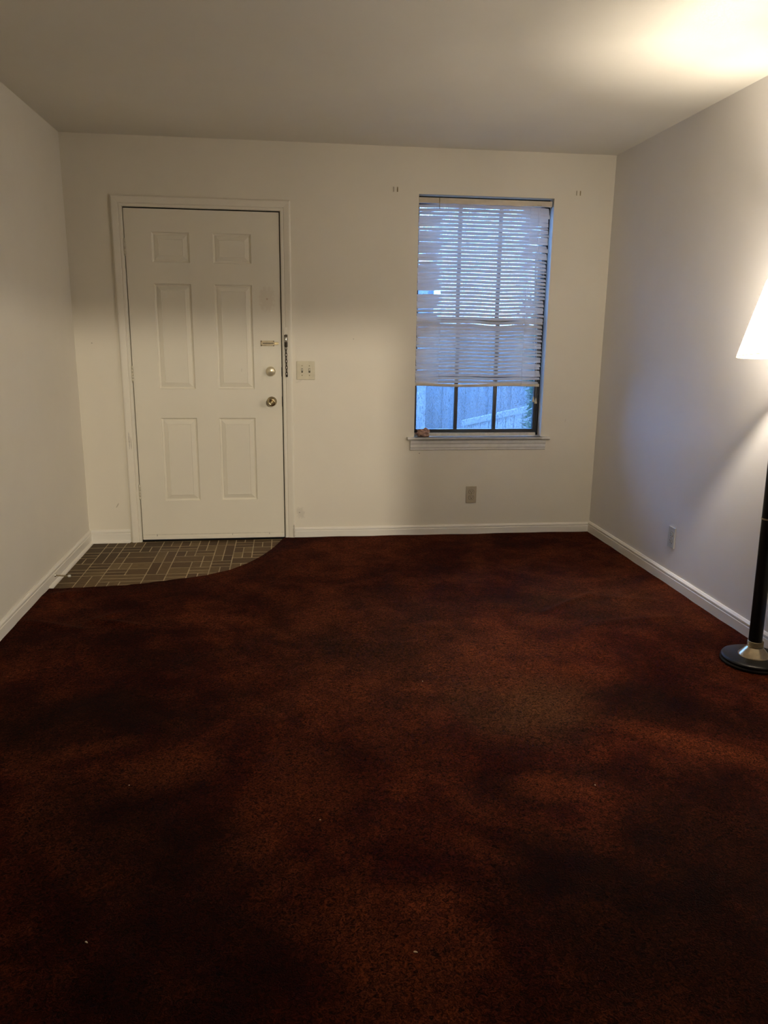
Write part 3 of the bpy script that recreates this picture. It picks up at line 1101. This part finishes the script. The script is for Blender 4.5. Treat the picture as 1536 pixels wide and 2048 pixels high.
MB().tube([(2.222, BY - .020, 2.150), (2.222, BY - .024, 2.135), (2.222, BY - .024, 2.10), (2.224, BY - .022, 2.085)], .0022, 8).build('wand_hook', M['old_brass'], bl)
MB().box((2.846, BY - .022, 2.118), (2.872, BY - .016, 2.128), .001).build('cord_lock', M['almond'], bl)

# ------------------------------------------------------------------ floor lamp
LX, LY = 3.192, -2.17
lamp = empty('floor_lamp', (LX, LY, 0.012), 'black floor lamp with lit cream cone shade by the right wall', 'lamp')


def leanx(z):
    return LX - 0.020 * z


ZC = 0.013
MB().lathe([(.122, 0), (.130, .003), (.130, .010), (.124, .0125), (.126, .015), (.128, .019), (.125, .025), (.117, .029), (.05, .031), (.02, .031)],
           (LX, LY, ZC), n=64).build('base', M['lamp_black'], lamp)
MB().lathe([(.062, .030), (.0625, .033), (.060, .036), (.034, .066), (.031, .069)], (LX, LY, ZC), n=48).build('base_collar', M['lamp_metal'], lamp)
s = MB()
prof = []
for k in range(4):
    z = .069 + k * .0065
    prof += [(.0285, z), (.0318, z + .0018), (.0318, z + .0045), (.0285, z + .0063)]
s.lathe(prof, (LX, LY, ZC), n=40)
s.build('neck_rings', M['old_brass'], lamp)


def pole_seg(z0, z1, r):
    n = 32
    vs_ = []
    for z in (z0, z1):
        for k in range(n):
            a = 2 * pi * k / n
            vs_.append((leanx(z) + r * cos(a), LY + r * sin(a), z))
    fs = [(k, (k + 1) % n, n + (k + 1) % n, n + k) for k in range(n)]
    b = MB()
    b.add(vs_, fs, True)
    b.add(vs_[:n], [tuple(range(n))])
    b.add(vs_[n:], [tuple(range(n))])
    return b


pole_seg(.106, .628, .0265).build('pole', M['lamp_black'], lamp)
pole_seg(.628, .634, .0285).build('pole_ring', M['lamp_metal'], lamp)
pole_seg(.634, 1.16, .0265).build('pole', M['lamp_black'], lamp)
pole_seg(1.16, 1.166, .0285).build('pole_ring', M['lamp_metal'], lamp)
SX = 3.152
ZR, ZT, RB, RT = 1.272, 1.556, 0.172, 0.080
MB().lathe([(.026, 0), (.018, .02), (.010, .03), (.010, .06), (.017, .075), (.018, .13), (.015, .135)], (leanx(1.2), LY, 1.166), n=28).build('socket', M['lamp_metal'], lamp)
bx_ = leanx(1.4) - .006
bl_base = MB().lathe([(.013, 1.300), (.014, 1.345), (.024, 1.352), (.026, 1.385), (.022, 1.392)], (bx_, LY, 0), n=28).build('bulb_ballast', M['white_plastic'], lamp)
b = MB()
for k in range(3):
    a = 2 * pi * k / 3 + .3
    pts = []
    c0 = (bx_ + .014 * cos(a) - .0085 * sin(a), LY + .014 * sin(a) + .0085 * cos(a))
    c1 = (bx_ + .014 * cos(a) + .0085 * sin(a), LY + .014 * sin(a) - .0085 * cos(a))
    pts = [(c0[0], c0[1], 1.390), (c0[0], c0[1], 1.43), (c0[0], c0[1], 1.450)]
    for q in range(1, 8):
        t = q / 8
        w = (1 - cos(pi * t)) / 2
        pts.append((c0[0] + (c1[0] - c0[0]) * w, c0[1] + (c1[1] - c0[1]) * w, 1.450 + .0085 * sin(pi * t)))
    pts += [(c1[0], c1[1], 1.450), (c1[0], c1[1], 1.43), (c1[0], c1[1], 1.390)]
    b.tube(pts, .0062, 8)
b.build('bulb', M['bulb'], lamp)
n = 72
s = MB()
HM = .028


def shade_r(z):
    return RB + (RT - RB) * (z - ZR) / (ZT - ZR)


for (za, zb_, name, mat) in ((ZR + HM, ZT - .012, 'lamp_shade', M['shade']), (ZR, ZR + HM, 'hem', M['hem']), (ZT - .012, ZT, 'hem', M['hem'])):
    b = MB()
    b.lathe([(shade_r(za), za), (shade_r((za + zb_) / 2), (za + zb_) / 2), (shade_r(zb_), zb_)], (SX, LY, 0), n=n, caps=False)
    if name == 'lamp_shade':
        shd = b.build(name, mat, lamp, (SX, LY, 1.40), fixn=False)
    else:
        b.build(name, mat, shd, fixn=False)
for (z, r) in ((ZR, RB), (ZT, RT)):
    ring = [(SX + r * cos(2 * pi * k / 64), LY + r * sin(2 * pi * k / 64), z) for k in range(64)]
    MB().tube(ring, .0016, 6, True).build('shade_ring', M['hem'], shd)
# seam up the shade
a = -2.25
MB().tube([(SX + (shade_r(z) + .0006) * cos(a), LY + (shade_r(z) + .0006) * sin(a), z) for z in (ZR, (ZR + ZT) / 2, ZT)], .0028, 6).build('seam', M['hem'], shd)
shd.rotation_euler = (radians(-6.0), 0, 0)
# harp and spider
hp = []
for k in range(25):
    a = -pi / 2 + 2 * pi * (k + 1) / 26
    hp.append((leanx(1.4) - .008 + .045 * cos(a), LY, 1.429 + .122 * sin(a)))
s = MB().tube(hp, .002, 6)
for k in range(3):
    a = 2 * pi * k / 3
    s.tube([(SX + .01, LY, 1.546), (SX + RT * cos(a), LY + RT * sin(a), ZT - .002)], .0016, 6)
s.lathe([(.004, 0), (.009, .006), (.007, .012), (.002, .018)], (SX + .005, LY, 1.546), n=16)
s.build('harp', M['old_brass'], lamp)

# ------------------------------------------------------------------ crumbs on the carpet
rc = random.Random(3)
CR = [(1.530, -3.538, .0062, .0028, 1.3, 'pale seed-like crumb on the carpet at the bottom centre'),
      (0.807, -3.431, .0055, .0024, 0.9, 'small pale crumb on the dark carpet at the bottom left'),
      (2.177, -2.965, .0028, .0022, 0.2, 'tiny white speck on the carpet in the right foreground'),
      (1.778, -2.213, .0022, .0020, 0.6, 'tiny pale speck on the carpet in mid room'),
      (0.782, -2.818, .0022, .0020, 0.1, 'tiny pale speck on the carpet left of centre'),
      (1.342, -3.048, .0030, .0016, 1.4, 'short pale thread bit on the carpet in the centre foreground')]
for (x, y, a, b_, rot, lab) in CR:
    bm = bmesh.new()
    bmesh.ops.create_icosphere(bm, subdivisions=2, radius=1)
    b = MB()
    z = carpet_z(x, y)
    a, b_ = a * .8, b_ * .75
    vs_ = []
    for v in bm.verts:
        k = 1 + .15 * sin(7 * v.co.x + 4 * v.co.z)
        px, py, pz = v.co.x * b_ * k, v.co.y * a * k * (1 - .3 * v.co.y), v.co.z * b_ * .8
        vs_.append((x + px * cos(rot) - py * sin(rot), y + px * sin(rot) + py * cos(rot), z + b_ * .6 + pz))
    b.add(vs_, [[v.index for v in f.verts] for f in bm.faces], True)
    bm.free()
    tag(b.build('crumb', M['crumb'], None, (x, y, z)), lab, 'crumb', 'crumbs on the carpet')

# ------------------------------------------------------------------ outdoors
struct(MB().box((-4, T, -0.45), (9, 9, -0.25)).build('ground', M['ground']), 'ground outside the window', 'ground')
fe = empty('wooden_fence', (4, 4.2, -.25), 'tall pale board fence standing outside the window', 'fence')
s = MB()
x = 0.0
k = 0
while x < 8.0:
    top = 2.05 if x < 2.98 else 1.42
    s.box((x, 4.2 + (.012 if k % 2 else 0), -.25), (x + .150, 4.225 + (.012 if k % 2 else 0), top + .01 * sin(k * 3)), .003)
    x += .142
    k += 1
s.build('board_panel', M['siding'], fe)
for xp, xz in ((2.80, 2.1), (5.2, 1.5)):
    MB().box((xp, 4.08, -.25), (xp + .10, 4.18, xz), .004).build('post', M['ramp'], fe)
rl = empty('ramp_rail', (3.5, 3, -.25), 'low sloping pale board rail in front of the fence', 'rail')
s = MB()
s.sweep([(-.02, -.03), (.02, -.03), (.02, .03), (-.02, .03)], [lambda a, b: (3.10, 3.0 + a, .41 + b), lambda a, b: (4.6, 3.0 + a, .73 + b)])
s.build('top_rail', M['ramp'], rl)
s = MB()
x = 3.12
while x < 4.5:
    zt_ = .40 + (x - 3.1) * .2133
    s.box((x, 3.005, -.25), (x + .085, 3.02, zt_))
    x += .092
s.build('board_panel', M['ramp'], rl)


def shrub(cx, cy, h, w, nleaf, label):
    e = empty('shrub', (cx, cy, -.25), label, 'shrub')
    rr = random.Random(11)
    b = MB()
    for k in range(7):
        a = rr.uniform(0, 6.28)
        b.tube([(cx + .03 * cos(a), cy + .03 * sin(a), -.25), (cx + w * .4 * cos(a), cy + w * .4 * sin(a), h * .5), (cx + w * .6 * cos(a + .4), cy + w * .6 * sin(a + .4), h * .95)], .008, 6)
    b.build('stem', M['stem'], e)
    b = MB()
    for k in range(nleaf):
        z = -.15 + (h + .15) * rr.random()
        ww = w * (0.75 + .35 * sin(z * 5 + 1)) * (1.0 if z < h * .8 else .6)
        a = rr.uniform(0, 6.28)
        rad = ww * sqrt(rr.random())
        p = Vector((cx + rad * cos(a), cy + rad * sin(a), z))
        d = Vector((cos(a) + rr.uniform(-.8, .8), sin(a) + rr.uniform(-.8, .8), rr.uniform(-.7, .5))).normalized()
        L, wd = rr.uniform(.07, .12), rr.uniform(.010, .018)
        sd = d.cross(Vector((rr.uniform(-.4, .4), rr.uniform(-.4, .4), 1))).normalized()
        nn = d.cross(sd) * .006
        b.add([p, p + d * L * .4 + sd * wd + nn, p + d * L, p + d * L * .4 - sd * wd + nn, p + d * L * .4 - nn], [(0, 1, 4), (1, 2, 4), (2, 3, 4), (3, 0, 4)], False)
    b.build('foliage', M['leaf'], e, fixn=False)


shrub(3.62, 2.0, 2.15, 0.23, 1700, 'leafy green shrub outside against the right of the window')
